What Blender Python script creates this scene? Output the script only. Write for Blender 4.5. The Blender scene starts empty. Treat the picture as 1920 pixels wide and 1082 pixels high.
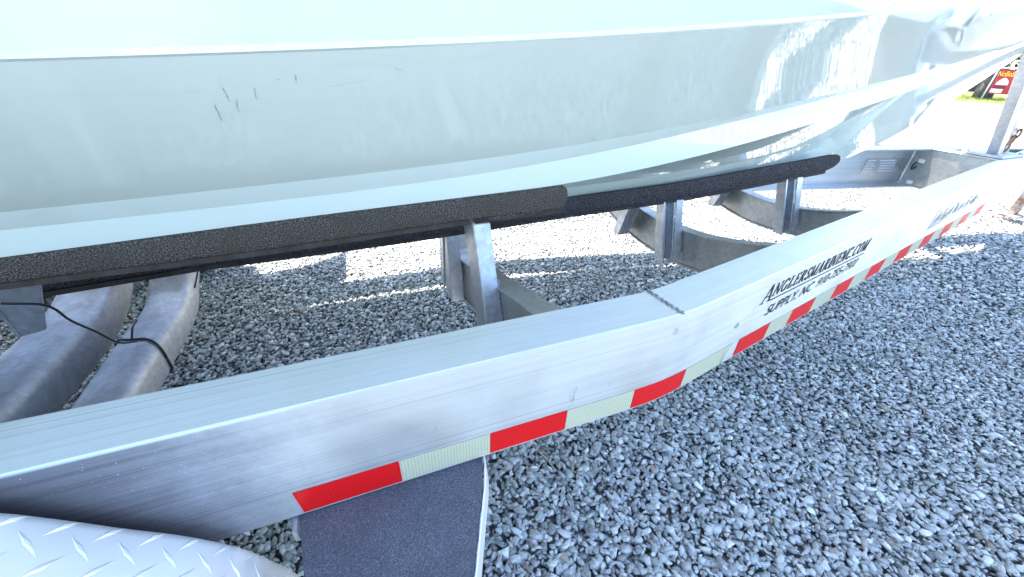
import bpy, bmesh, math, random
import numpy as np
from mathutils import Vector, Matrix

random.seed(7)
rng = np.random.default_rng(11)
S = bpy.context.scene
COL = S.collection
ZO = 0.5            # the trailer frame's top flange lies 0.5 above the gravel

# ------------------------------------------------------------------ camera, sky, sun, exposure
cam_d = bpy.data.cameras.new("camera")
cam_d.sensor_width = 36.0
cam_d.lens = 13.52
cam_d.clip_start = 0.01
cam_d.clip_end = 500.0
cam = bpy.data.objects.new("camera", cam_d)
COL.objects.link(cam)
yaw, pitch, roll = 1.17783, -0.54962, 0.03946
fw = Vector((math.cos(pitch) * math.cos(yaw), math.cos(pitch) * math.sin(yaw), math.sin(pitch)))
rt = Vector((math.sin(yaw), -math.cos(yaw), 0.0))
up = rt.cross(fw)
r2 = rt * math.cos(roll) + up * math.sin(roll)
u2 = up * math.cos(roll) - rt * math.sin(roll)
cam.matrix_world = Matrix(((r2.x, u2.x, -fw.x, 0.0), (r2.y, u2.y, -fw.y, -0.36391),
                           (r2.z, u2.z, -fw.z, 0.34678 + ZO), (0, 0, 0, 1)))
S.camera = cam

SUN_DIR = Vector((-0.12, 0.35, 1.0)).normalized()      # towards the sun
W = bpy.data.worlds.new("World")
S.world = W
W.use_nodes = True
nt = W.node_tree
bg = nt.nodes["Background"]
sky = nt.nodes.new("ShaderNodeTexSky")
sky.sky_type = 'NISHITA'
sky.sun_disc = False
sky.sun_elevation = math.asin(SUN_DIR.z)
sky.sun_rotation = math.atan2(SUN_DIR.x, SUN_DIR.y)
sky.air_density = 1.0
sky.dust_density = 0.6
sky.ozone_density = 1.0
nt.links.new(sky.outputs[0], bg.inputs[0])
bg.inputs[1].default_value = 0.15
sun_d = bpy.data.lights.new("sun", 'SUN')
sun_d.energy = 5.0
sun_d.angle = math.radians(0.5)
sun_d.color = (1.0, 0.95, 0.88)
sun = bpy.data.objects.new("sun", sun_d)
COL.objects.link(sun)
sun.rotation_euler = SUN_DIR.to_track_quat('Z', 'Y').to_euler()
S.view_settings.view_transform = 'Standard'
S.view_settings.look = 'None'
S.view_settings.gamma = 1.0
S.view_settings.use_curve_mapping = False
S.view_settings.exposure = 2.35
S.render.engine = 'CYCLES'
S.cycles.max_bounces = 8
S.cycles.use_denoising = True

# ------------------------------------------------------------------ material helpers
def new_mat(name):
    m = bpy.data.materials.new(name)
    m.use_nodes = True
    return m, m.node_tree, m.node_tree.nodes["Principled BSDF"]

def N(t, kind, **kw):
    n = t.nodes.new(kind)
    for k, v in kw.items():
        if k in n.inputs.keys():
            n.inputs[k].default_value = v
        else:
            setattr(n, k, v)
    return n

def coords(t, scale=(1, 1, 1), src='Object', rot=(0, 0, 0)):
    tc = N(t, "ShaderNodeTexCoord")
    mp = N(t, "ShaderNodeMapping")
    mp.inputs['Scale'].default_value = scale
    mp.inputs['Rotation'].default_value = rot
    t.links.new(tc.outputs[src], mp.inputs[0])
    return mp.outputs[0]

def noise(t, vec, scale, detail=4, rough=0.6):
    n = N(t, "ShaderNodeTexNoise")
    n.inputs['Scale'].default_value = scale
    n.inputs['Detail'].default_value = detail
    n.inputs['Roughness'].default_value = rough
    t.links.new(vec, n.inputs['Vector'])
    return n.outputs['Fac']

def ramp(t, fac, stops):
    r = N(t, "ShaderNodeValToRGB")
    e = r.color_ramp.elements
    while len(e) > 1:
        e.remove(e[-1])
    for i, (p, c) in enumerate(stops):
        el = e[0] if i == 0 else e.new(p)
        el.position = p
        el.color = (c, c, c, 1) if isinstance(c, (int, float)) else (*c, 1)
    t.links.new(fac, r.inputs[0])
    return r.outputs[0]

def mix(t, a, b, fac, mode='MIX'):
    m = N(t, "ShaderNodeMix", data_type='RGBA', blend_type=mode)
    for sock, val in ((m.inputs[0], fac), (m.inputs[6], a), (m.inputs[7], b)):
        if isinstance(val, bpy.types.NodeSocket):
            t.links.new(val, sock)
        elif isinstance(val, (int, float)):
            sock.default_value = val if sock.type == 'VALUE' else (val, val, val, 1)
        else:
            sock.default_value = (*val, 1)
    return m.outputs[2]

def bump(t, b, height, strength=0.3, dist=0.001):
    n = N(t, "ShaderNodeBump")
    n.inputs['Strength'].default_value = strength
    n.inputs['Distance'].default_value = dist
    t.links.new(height, n.inputs['Height'])
    t.links.new(n.outputs[0], b.inputs['Normal'])
    return n

def simple(name, col, rough=0.5, metal=0.0, var=0.25, nscale=30.0, bmp=0.15, bdist=0.0008):
    m, t, b = new_mat(name)
    v = coords(t)
    f = noise(t, v, nscale, 6)
    lo = tuple(c * (1 - var) for c in col)
    hi = tuple(min(1, c * (1 + var)) for c in col)
    t.links.new(ramp(t, f, [(0.3, lo), (0.7, hi)]), b.inputs['Base Color'])
    b.inputs['Roughness'].default_value = rough
    b.inputs['Metallic'].default_value = metal
    if bmp:
        bump(t, b, noise(t, v, nscale * 3, 3), bmp, bdist)
    return m

# --- brushed aluminium of the frame rails (extrusion lines run along the rail, UV.x = along)
def mat_aluminium():
    m, t, b = new_mat("mill_finish_aluminium")
    uv = coords(t, (1.2, 260, 1), 'UV')
    fine = noise(t, uv, 1.0, 3, 0.7)
    uv2 = coords(t, (0.7, 55, 1), 'UV')
    wide = noise(t, uv2, 1.0, 4, 0.65)
    ob = coords(t)
    blot = noise(t, ob, 6.0, 4, 0.55)
    speck = noise(t, ob, 420.0, 2, 0.5)
    c1 = ramp(t, wide, [(0.30, (0.60, 0.63, 0.66)), (0.45, (0.72, 0.755, 0.775)), (0.7, (0.77, 0.80, 0.815))])
    c2 = mix(t, c1, ramp(t, fine, [(0.3, (0.52, 0.55, 0.59)), (0.5, (0.76, 0.80, 0.82))]), 0.4)
    c3 = mix(t, c2, (0.60, 0.62, 0.66), ramp(t, blot, [(0.52, 0.0), (0.75, 0.35)]))
    c4 = mix(t, c3, (0.93, 0.94, 0.95), ramp(t, speck, [(0.72, 0.0), (0.78, 0.6)]))
    t.links.new(c4, b.inputs['Base Color'])
    ln = noise(t, coords(t, (0.12, 150, 1), 'UV'), 1.0, 2, 0.5)
    c4 = mix(t, c4, (0.36, 0.38, 0.43), ramp(t, ln, [(0.612, 0.0), (0.63, 0.5), (0.648, 0.0)]))
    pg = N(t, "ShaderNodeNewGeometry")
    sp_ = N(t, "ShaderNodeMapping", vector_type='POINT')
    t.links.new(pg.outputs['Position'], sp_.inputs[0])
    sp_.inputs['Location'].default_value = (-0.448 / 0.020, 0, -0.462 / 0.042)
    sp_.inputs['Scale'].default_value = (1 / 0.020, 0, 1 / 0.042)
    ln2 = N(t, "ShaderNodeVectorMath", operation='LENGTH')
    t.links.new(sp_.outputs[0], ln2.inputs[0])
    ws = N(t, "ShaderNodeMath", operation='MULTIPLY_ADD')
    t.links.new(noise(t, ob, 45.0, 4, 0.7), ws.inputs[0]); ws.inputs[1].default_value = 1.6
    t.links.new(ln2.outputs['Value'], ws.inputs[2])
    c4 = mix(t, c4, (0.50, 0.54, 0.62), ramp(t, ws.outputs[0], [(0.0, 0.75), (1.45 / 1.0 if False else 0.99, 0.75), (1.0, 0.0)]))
    # dark soft reflection painted into the rail colour, fading out forward of the fender
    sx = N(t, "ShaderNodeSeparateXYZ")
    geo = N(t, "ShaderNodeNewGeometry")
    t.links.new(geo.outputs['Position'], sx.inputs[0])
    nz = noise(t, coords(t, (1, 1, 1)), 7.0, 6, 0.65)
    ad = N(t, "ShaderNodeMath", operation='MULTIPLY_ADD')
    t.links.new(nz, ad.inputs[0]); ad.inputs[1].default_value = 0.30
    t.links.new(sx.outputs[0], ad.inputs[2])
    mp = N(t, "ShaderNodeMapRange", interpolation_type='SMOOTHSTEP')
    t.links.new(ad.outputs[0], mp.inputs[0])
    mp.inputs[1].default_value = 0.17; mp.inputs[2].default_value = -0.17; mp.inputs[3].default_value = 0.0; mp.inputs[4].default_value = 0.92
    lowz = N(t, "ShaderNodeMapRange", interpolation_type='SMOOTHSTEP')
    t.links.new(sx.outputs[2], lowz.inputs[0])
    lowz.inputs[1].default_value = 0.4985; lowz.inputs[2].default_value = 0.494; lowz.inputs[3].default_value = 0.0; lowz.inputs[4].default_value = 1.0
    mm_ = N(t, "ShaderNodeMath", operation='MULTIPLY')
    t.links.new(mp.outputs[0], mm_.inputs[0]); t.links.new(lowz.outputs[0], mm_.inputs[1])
    dark_reflection = mix(t, (0.050, 0.048, 0.066), (0.19, 0.19, 0.225), ramp(t, fine, [(0.3, 0.0), (0.75, 0.8)]))
    dark_reflection = mix(t, dark_reflection, (0.75, 0.76, 0.80), ramp(t, speck, [(0.70, 0.0), (0.76, 0.8)]))
    t.links.new(mix(t, c4, dark_reflection, mm_.outputs[0]), b.inputs['Base Color'])
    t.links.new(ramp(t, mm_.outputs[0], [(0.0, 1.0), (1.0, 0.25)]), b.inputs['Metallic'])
    t.links.new(ramp(t, blot, [(0.3, 0.36), (0.7, 0.50)]), b.inputs['Roughness'])
    b.inputs['Anisotropic'].default_value = 0.85
    b.inputs['Anisotropic Rotation'].default_value = 0.25
    tg = N(t, "ShaderNodeTangent", direction_type='UV_MAP')
    t.links.new(tg.outputs[0], b.inputs['Tangent'])
    bump(t, b, wide, 0.10, 0.0006)
    return m

def mat_galv(name, col, rough=0.45, rust=0.0, metal=0.85):
    m, t, b = new_mat(name)
    v = coords(t)
    vo = N(t, "ShaderNodeTexVoronoi")
    vo.inputs['Scale'].default_value = 95.0
    t.links.new(v, vo.inputs['Vector'])
    sp = ramp(t, vo.outputs['Color'], [(0.0, tuple(c * 0.82 for c in col)), (1.0, tuple(min(1, c * 1.1) for c in col))])
    n1 = noise(t, v, 9.0, 6, 0.65)
    c = mix(t, sp, tuple(x * 0.55 for x in col), ramp(t, n1, [(0.45, 0.0), (0.8, 0.7)]))
    n2 = noise(t, v, 60.0, 5, 0.7)
    c = mix(t, c, (0.75, 0.75, 0.73), ramp(t, n2, [(0.60, 0.0), (0.75, 0.35)]))
    if rust:
        n3 = noise(t, v, 22.0, 6, 0.7)
        c = mix(t, c, (0.28, 0.11, 0.045), ramp(t, n3, [(0.62 - rust * 0.3, 0.0), (0.72 - rust * 0.25, 0.9)]))
    t.links.new(c, b.inputs['Base Color'])
    b.inputs['Metallic'].default_value = metal
    t.links.new(ramp(t, n1, [(0.3, rough - 0.08), (0.7, rough + 0.15)]), b.inputs['Roughness'])
    bump(t, b, n2, 0.12, 0.0008)
    return m

def mat_gelcoat():
    m, t, b = new_mat("white_gelcoat")
    v = coords(t)
    n1 = noise(t, v, 3.0, 5, 0.6)
    smear = noise(t, coords(t, (1.6, 9, 14)), 3.0, 6, 0.7)
    c = ramp(t, n1, [(0.3, (0.695, 0.79, 0.75)), (0.7, (0.735, 0.825, 0.785))])
    c = mix(t, c, (0.56, 0.58, 0.57), ramp(t, smear, [(0.58, 0.0), (0.80, 0.28)]))
    t.links.new(c, b.inputs['Base Color'])
    t.links.new(ramp(t, smear, [(0.4, 0.025), (0.85, 0.10)]), b.inputs['Roughness'])
    b.inputs['IOR'].default_value = 1.6
    b.inputs['Coat Weight'].default_value = 0.6
    b.inputs['Coat Roughness'].default_value = 0.03
    return m

def mat_carpet(nm, tint):
    m, t, b = new_mat(nm)
    v = coords(t)
    n1 = noise(t, v, 420.0, 3, 0.7)
    n2 = noise(t, v, 26.0, 5, 0.6)
    c = ramp(t, n1, [(0.36, (0.018, 0.016, 0.015)), (0.50, (0.075, 0.068, 0.064)), (0.64, (0.24, 0.225, 0.215))])
    c = mix(t, c, (0.075, 0.064, 0.056), ramp(t, n2, [(0.42, 0.0), (0.72, 0.6)]))
    t.links.new(c, b.inputs['Base Color'])
    c = mix(t, c, tint, 1.0, 'MULTIPLY')
    t.links.new(c, b.inputs['Base Color'])
    b.inputs['Roughness'].default_value = 0.95
    b.inputs['Specular IOR Level'].default_value = 0.1
    bump(t, b, n1, 0.9, 0.003)
    return m

def mat_grip():
    m, t, b = new_mat("grit_step_coating")
    v = coords(t)
    n1 = noise(t, v, 650.0, 2, 0.6)
    n2 = noise(t, v, 14.0, 4, 0.6)
    c = ramp(t, n1, [(0.35, (0.055, 0.058, 0.075)), (0.6, (0.125, 0.130, 0.165)), (0.74, (0.30, 0.31, 0.35))])
    c = mix(t, c, (0.040, 0.036, 0.050), ramp(t, n2, [(0.4, 0.0), (0.8, 0.5)]))
    t.links.new(c, b.inputs['Base Color'])
    b.inputs['Roughness'].default_value = 0.7
    bump(t, b, n1, 0.8, 0.0012)
    return m

def mat_tape(name, col, dark):
    m, t, b = new_mat(name)
    uv = coords(t, (1, 1, 1), 'UV')
    vo = N(t, "ShaderNodeTexVoronoi")
    vo.inputs['Scale'].default_value = 210.0
    vo.inputs['Randomness'].default_value = 0.12
    t.links.new(uv, vo.inputs['Vector'])
    c = ramp(t, vo.outputs['Distance'], [(0.10, dark), (0.36, col)])
    n = noise(t, coords(t), 40.0, 4)
    c = mix(t, c, tuple(x * 0.8 for x in col), ramp(t, n, [(0.5, 0.0), (0.8, 0.4)]))
    t.links.new(c, b.inputs['Base Color'])
    b.inputs['Roughness'].default_value = 0.35
    b.inputs['Specular IOR Level'].default_value = 0.25
    return m

def mat_stone():
    m, t, b = new_mat("crushed_stone")
    at = N(t, "ShaderNodeAttribute", attribute_name="stone_tint")
    v = coords(t)
    n1 = noise(t, v, 190.0, 5, 0.7)
    n2 = noise(t, v, 700.0, 2, 0.6)
    k = ramp(t, n1, [(0.30, 0.72), (0.5, 1.0), (0.72, 1.32)])
    c = mix(t, at.outputs['Color'], k, 1.0, 'MULTIPLY')
    c = mix(t, c, (0.42, 0.43, 0.43), ramp(t, n2, [(0.62, 0.0), (0.74, 0.35)]))
    t.links.new(c, b.inputs['Base Color'])
    b.inputs['Roughness'].default_value = 0.5
    bump(t, b, n1, 0.22, 0.0012)
    return m

def mat_ground():
    m, t, b = new_mat("gravel_bed")
    v = coords(t)
    vo = N(t, "ShaderNodeTexVoronoi")
    vo.inputs['Scale'].default_value = 42.0
    t.links.new(v, vo.inputs['Vector'])
    sep = N(t, "ShaderNodeSeparateColor")
    t.links.new(vo.outputs['Color'], sep.inputs[0])
    c = ramp(t, sep.outputs[0], [(0.0, (0.10, 0.105, 0.11)), (0.6, (0.20, 0.21, 0.21)), (0.93, (0.30, 0.30, 0.29)), (1.0, (0.55, 0.52, 0.47))])
    d = ramp(t, vo.outputs['Distance'], [(0.35, 1.0), (0.75, 0.35)])
    c = mix(t, c, d, 1.0, 'MULTIPLY')
    t.links.new(c, b.inputs['Base Color'])
    b.inputs['Roughness'].default_value = 0.9
    bump(t, b, d, 0.8, 0.012)
    return m

M = {}
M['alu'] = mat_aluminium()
M['galv'] = mat_galv("galvanised_steel", (0.56, 0.57, 0.59), 0.42)
M['cross'] = mat_galv("weathered_aluminium", (0.50, 0.49, 0.47), 0.48)
M['axle'] = mat_galv("galvanised_axle_tube", (0.52, 0.51, 0.53), 0.5, 0.0, 0.6)
M['rustgalv'] = mat_galv("rust_stained_steel", (0.42, 0.40, 0.39), 0.6, 0.55, 0.5)
M['rust'] = simple("rusty_iron", (0.27, 0.13, 0.08), 0.85, 0.1, 0.5, 60, 0.4)
M['gel'] = mat_gelcoat()
M['carpet'] = mat_carpet("worn_brown_grey_carpet", (1.0, 0.96, 0.92))
M['carpet_skylit'] = mat_carpet("skylight_tinted_carpet", (0.72, 0.72, 0.85))  # inner bunks: blue skylight and a darker tone put into the carpet tint
M['wood'] = simple("dark_wet_timber", (0.05, 0.038, 0.03), 0.8, 0, 0.5, 25, 0.3)
M['grip'] = mat_grip()
M['red'] = mat_tape("red_reflective_tape", (0.70, 0.008, 0.010), (0.50, 0.004, 0.006))
M['white'] = mat_tape("white_reflective_tape", (0.52, 0.53, 0.39), (0.24, 0.28, 0.22))
M['ink'] = simple("black_vinyl", (0.012, 0.012, 0.018), 0.4, 0, 0.2, 80, 0)
M['greyvinyl'] = simple("faded_vinyl", (0.06, 0.08, 0.10), 0.4, 0, 0.5, 80, 0)
M['clear'] = simple("worn_label_film", (0.48, 0.49, 0.50), 0.25, 0.4, 0.15, 20, 0)
M['scuff'] = simple("grey_scuff", (0.36, 0.40, 0.39), 0.6, 0, 0.5, 300, 0)
M['platemark'] = simple("embossed_print", (0.80, 0.81, 0.83), 0.6, 0.2, 0.1, 80, 0)
M['plate'] = simple("stamped_plate", (0.60, 0.61, 0.64), 0.35, 0.9, 0.1, 30, 0)
M['wire'] = simple("black_cable", (0.012, 0.011, 0.010), 0.45, 0, 0.3, 50, 0)
M['weld'] = simple("weld_bead", (0.33, 0.34, 0.34), 0.6, 0.8, 0.6, 160, 0.8, 0.002)
M['steelplate'] = simple("bright_tread_plate", (0.86, 0.87, 0.89), 0.5, 0.55, 0.05, 12, 0.08)
M['stone'] = mat_stone()
M['ground'] = mat_ground()
M['concrete'] = simple("pale_concrete", (0.34, 0.335, 0.32), 0.85, 0, 0.12, 6, 0.2, 0.002)
M['joint'] = simple("concrete_joint", (0.16, 0.14, 0.13), 0.9, 0, 0.2, 20, 0)
M['soil'] = simple("lawn_soil", (0.16, 0.17, 0.05), 0.95, 0, 0.3, 8, 0.3, 0.01)
M['grass'] = simple("lawn_grass", (0.22, 0.27, 0.035), 0.7, 0, 0.4, 3, 0)
M['bark'] = simple("grey_bark", (0.10, 0.09, 0.08), 0.95, 0, 0.6, 18, 0.9, 0.02)
M['leaf'] = simple("tree_leaf", (0.075, 0.105, 0.03), 0.55, 0, 0.5, 4, 0)
M['leaf2'] = simple("tree_leaf_dark", (0.04, 0.06, 0.022), 0.55, 0, 0.5, 4, 0)
M['signred'] = simple("red_banner_vinyl", (0.36, 0.012, 0.018), 0.5, 0, 0.12, 4, 0)
M['signyel'] = simple("yellow_print", (0.80, 0.48, 0.03), 0.5, 0, 0.1, 4, 0)
M['signwht'] = simple("white_print", (0.62, 0.63, 0.70), 0.5, 0, 0.15, 9, 0)
M['signdark'] = simple("maroon_print", (0.10, 0.006, 0.02), 0.5, 0, 0.3, 9, 0)
M['whitepaint'] = simple("white_painted_pole", (0.78, 0.78, 0.76), 0.5, 0, 0.06, 9, 0)
M['twig'] = simple("dry_stem", (0.42, 0.30, 0.20), 0.8, 0, 0.3, 60, 0.2)
M['deck'] = simple("deck_gelcoat", (0.72, 0.73, 0.72), 0.35, 0, 0.04, 9, 0)
M['rubber'] = simple("tyre_rubber", (0.02, 0.02, 0.021), 0.8, 0, 0.3, 30, 0.3)

# ------------------------------------------------------------------ object helpers
ORIGIN = {}

def empty(name, loc, label=None, cat=None, group=None):
    o = bpy.data.objects.new(name, None)
    COL.objects.link(o)
    o.location = loc
    ORIGIN[o.name] = Vector(loc)
    tag(o, label, cat, group)
    return o

def tag(o, label=None, cat=None, group=None, kind=None):
    if label: o['label'] = label
    if cat: o['category'] = cat
    if group: o['group'] = group
    if kind: o['kind'] = kind
    return o

def world_origin(o):
    v = Vector((0, 0, 0))
    while o is not None:
        v = v + o.location
        o = o.parent
    return v

def obj(name, verts, faces, mat, parent=None, smooth=False, bevel=0.0, seg=2, pivot=None, uvs=None):
    """verts in trailer coordinates (z = 0 at the top flange); links ONE mesh object"""
    V = np.array([tuple(p) for p in verts], dtype=float)
    V[:, 2] += ZO
    if pivot is None:
        lo, hi = V.min(0), V.max(0)
        piv = Vector(((lo[0] + hi[0]) / 2, (lo[1] + hi[1]) / 2, lo[2]))
    else:
        piv = Vector(pivot)
    me = bpy.data.meshes.new(name)
    me.from_pydata([tuple(p - np.array(piv)) for p in V], [], [tuple(f) for f in faces])
    if uvs is not None:
        ul = me.uv_layers.new(name="UVMap")
        for poly in me.polygons:
            for li in poly.loop_indices:
                ul.data[li].uv = uvs[me.loops[li].vertex_index]
    me.materials.append(mat)
    bm = bmesh.new()
    bm.from_mesh(me)
    bmesh.ops.recalc_face_normals(bm, faces=bm.faces[:])
    bm.to_mesh(me)
    bm.free()
    if smooth:
        me.polygons.foreach_set("use_smooth", [True] * len(me.polygons))
    o = bpy.data.objects.new(name, me)
    COL.objects.link(o)
    if parent is not None:
        o.parent = parent
        o.location = piv - world_origin(parent)
    else:
        o.location = piv
    if bevel:
        md = o.modifiers.new("bevel", 'BEVEL')
        md.width = bevel
        md.segments = seg
        md.limit_method = 'ANGLE'
        md.angle_limit = math.radians(40)
    return o

def join_shapes(shapes):
    V, F = [], []
    for v, f in shapes:
        n = len(V)
        V += [tuple(p) for p in v]
        F += [tuple(i + n for i in q) for q in f]
    return V, F

def hexa(p):
    """8 corners: bottom loop 0-3, top loop 4-7"""
    return list(p), [(0, 3, 2, 1), (4, 5, 6, 7), (0, 1, 5, 4), (1, 2, 6, 5), (2, 3, 7, 6), (3, 0, 4, 7)]

def box(x0, x1, y0, y1, z0, z1):
    return hexa([(x0, y0, z0), (x1, y0, z0), (x1, y1, z0), (x0, y1, z0), (x0, y0, z1), (x1, y0, z1), (x1, y1, z1), (x0, y1, z1)])

def sweep(rings, closed=True, caps=True):
    n = len(rings[0])
    V = [tuple(p) for r in rings for p in r]
    F = []
    m = n if closed else n - 1
    for i in range(len(rings) - 1):
        for j in range(m):
            k = (j + 1) % n
            F.append((i * n + j, i * n + k, (i + 1) * n + k, (i + 1) * n + j))
    if caps and closed:
        F.append(tuple(range(n))[::-1])
        F.append(tuple(range((len(rings) - 1) * n, len(rings) * n)))
    return V, F

def tube(path, r, n=10, rr=None):
    P = [Vector(p) for p in path]
    rings = []
    ref = Vector((0.13, 0.2, 1)).normalized()
    for i, p in enumerate(P):
        d = (P[min(i + 1, len(P) - 1)] - P[max(i - 1, 0)]).normalized()
        a = d.cross(ref)
        if a.length < 0.05:
            a = d.cross(Vector((1, 0, 0)))
        a.normalize()
        b = d.cross(a)
        q = r if rr is None else rr[i]
        rings.append([p + (a * math.cos(2 * math.pi * k / n) + b * math.sin(2 * math.pi * k / n)) * q for k in range(n)])
    return sweep(rings)

def spline(xs, ys):
    xs = np.array(xs, float); ys = np.array(ys, float)
    h = np.diff(xs); d = np.diff(ys) / h
    mm = np.empty_like(xs)
    mm[0], mm[-1] = d[0], d[-1]
    for i in range(1, len(xs) - 1):
        mm[i] = (d[i - 1] * h[i] + d[i] * h[i - 1]) / (h[i] + h[i - 1])
    def f(x):
        if x <= xs[0]: return ys[0] + mm[0] * (x - xs[0])
        if x >= xs[-1]: return ys[-1] + mm[-1] * (x - xs[-1])
        i = int(np.searchsorted(xs, x)) - 1
        s = (x - xs[i]) / h[i]
        return ((1 + 2 * s) * (1 - s) ** 2 * ys[i] + s * (1 - s) ** 2 * h[i] * mm[i]
                + s * s * (3 - 2 * s) * ys[i + 1] + s * s * (s - 1) * h[i] * mm[i + 1])
    return f

def cspline(xs, ys):
    """natural cubic spline: curvature runs on smoothly, so reflections do too"""
    xs = np.array(xs, float); ys = np.array(ys, float)
    n = len(xs); h = np.diff(xs)
    A = np.eye(n); r = np.zeros(n)
    for i in range(1, n - 1):
        A[i, i - 1], A[i, i], A[i, i + 1] = h[i - 1], 2 * (h[i - 1] + h[i]), h[i]
        r[i] = 6 * ((ys[i + 1] - ys[i]) / h[i] - (ys[i] - ys[i - 1]) / h[i - 1])
    m2 = np.linalg.solve(A, r)
    def f(x):
        x = min(max(x, xs[0]), xs[-1])
        i = min(max(int(np.searchsorted(xs, x)) - 1, 0), n - 2)
        a, b = (xs[i + 1] - x), (x - xs[i])
        return (m2[i] * a ** 3 + m2[i + 1] * b ** 3) / (6 * h[i]) + (ys[i] / h[i] - m2[i] * h[i] / 6) * a + (ys[i + 1] / h[i] - m2[i + 1] * h[i] / 6) * b
    return f

def fair(xs, ys, lam=0.6):
    """faired curve: least squares through the points with a penalty on changes of curvature"""
    xs = np.array(xs, float); ys = np.array(ys, float)
    g = np.linspace(xs[0], xs[-1], 161); h = g[1] - g[0]
    B = np.zeros((len(xs), len(g)))
    for i, x in enumerate(xs):
        j = min(int((x - g[0]) / h), len(g) - 2); t = (x - g[j]) / h
        B[i, j], B[i, j + 1] = 1 - t, t
    D = np.diff(np.eye(len(g)), 3, axis=0) / h ** 3
    w = np.sqrt(lam * h)
    v = np.linalg.lstsq(np.concatenate([B, w * D * 0.05]), np.concatenate([ys, np.zeros(len(D))]), rcond=None)[0]

    return cspline(g[::4], v[::4])

def smooth_path(pts, n=40):
    P = np.array(pts, float)
    s = np.concatenate([[0], np.cumsum(np.linalg.norm(np.diff(P, axis=0), axis=1))])
    fs = [spline(s, P[:, k]) for k in range(3)]
    return [tuple(f(t) for f in fs) for t in np.linspace(0, s[-1], n)]

# ================================================================== GROUND
GZ = -ZO
def flat(name, poly, z, mat, kind='structure', **kw):
    return tag(obj(name, [(x, y, z) for x, y in poly], [tuple(range(len(poly)))], mat, **kw), kind=kind)

flat("ground", [(-160, -160), (160, -160), (160, 160), (-160, 160)], GZ - 0.012, M['ground'], pivot=(0, 0, ZO + GZ))

# --- loose crushed stone, a real layer of single stones joined into one object
def hull_stone(seed, npts, flatness):
    r = random.Random(seed)
    bm = bmesh.new()
    sx, sy, sz = 1.0, r.uniform(0.5, 0.88), r.uniform(flatness - 0.1, flatness + 0.12)
    for _ in range(npts):
        v = Vector((r.gauss(0, 1), r.gauss(0, 1), r.gauss(0, 1))).normalized()
        p = 2.6
        k = (abs(v.x) ** p + abs(v.y) ** p + abs(v.z) ** p) ** (-1 / p) * r.uniform(0.80, 1.08)
        bm.verts.new((v.x * k * sx * 0.5, v.y * k * sy * 0.5, v.z * k * sz * 0.5))
    ret = bmesh.ops.convex_hull(bm, input=bm.verts[:])
    bmesh.ops.delete(bm, geom=[g for g in ret['geom_interior'] if isinstance(g, bmesh.types.BMVert)], context='VERTS')
    bmesh.ops.triangulate(bm, faces=bm.faces[:])
    bm.verts.index_update()
    v = np.array([p.co[:] for p in bm.verts]); f = np.array([[q.index for q in a.verts] for a in bm.faces])
    bm.free()
    return v, f

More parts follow.
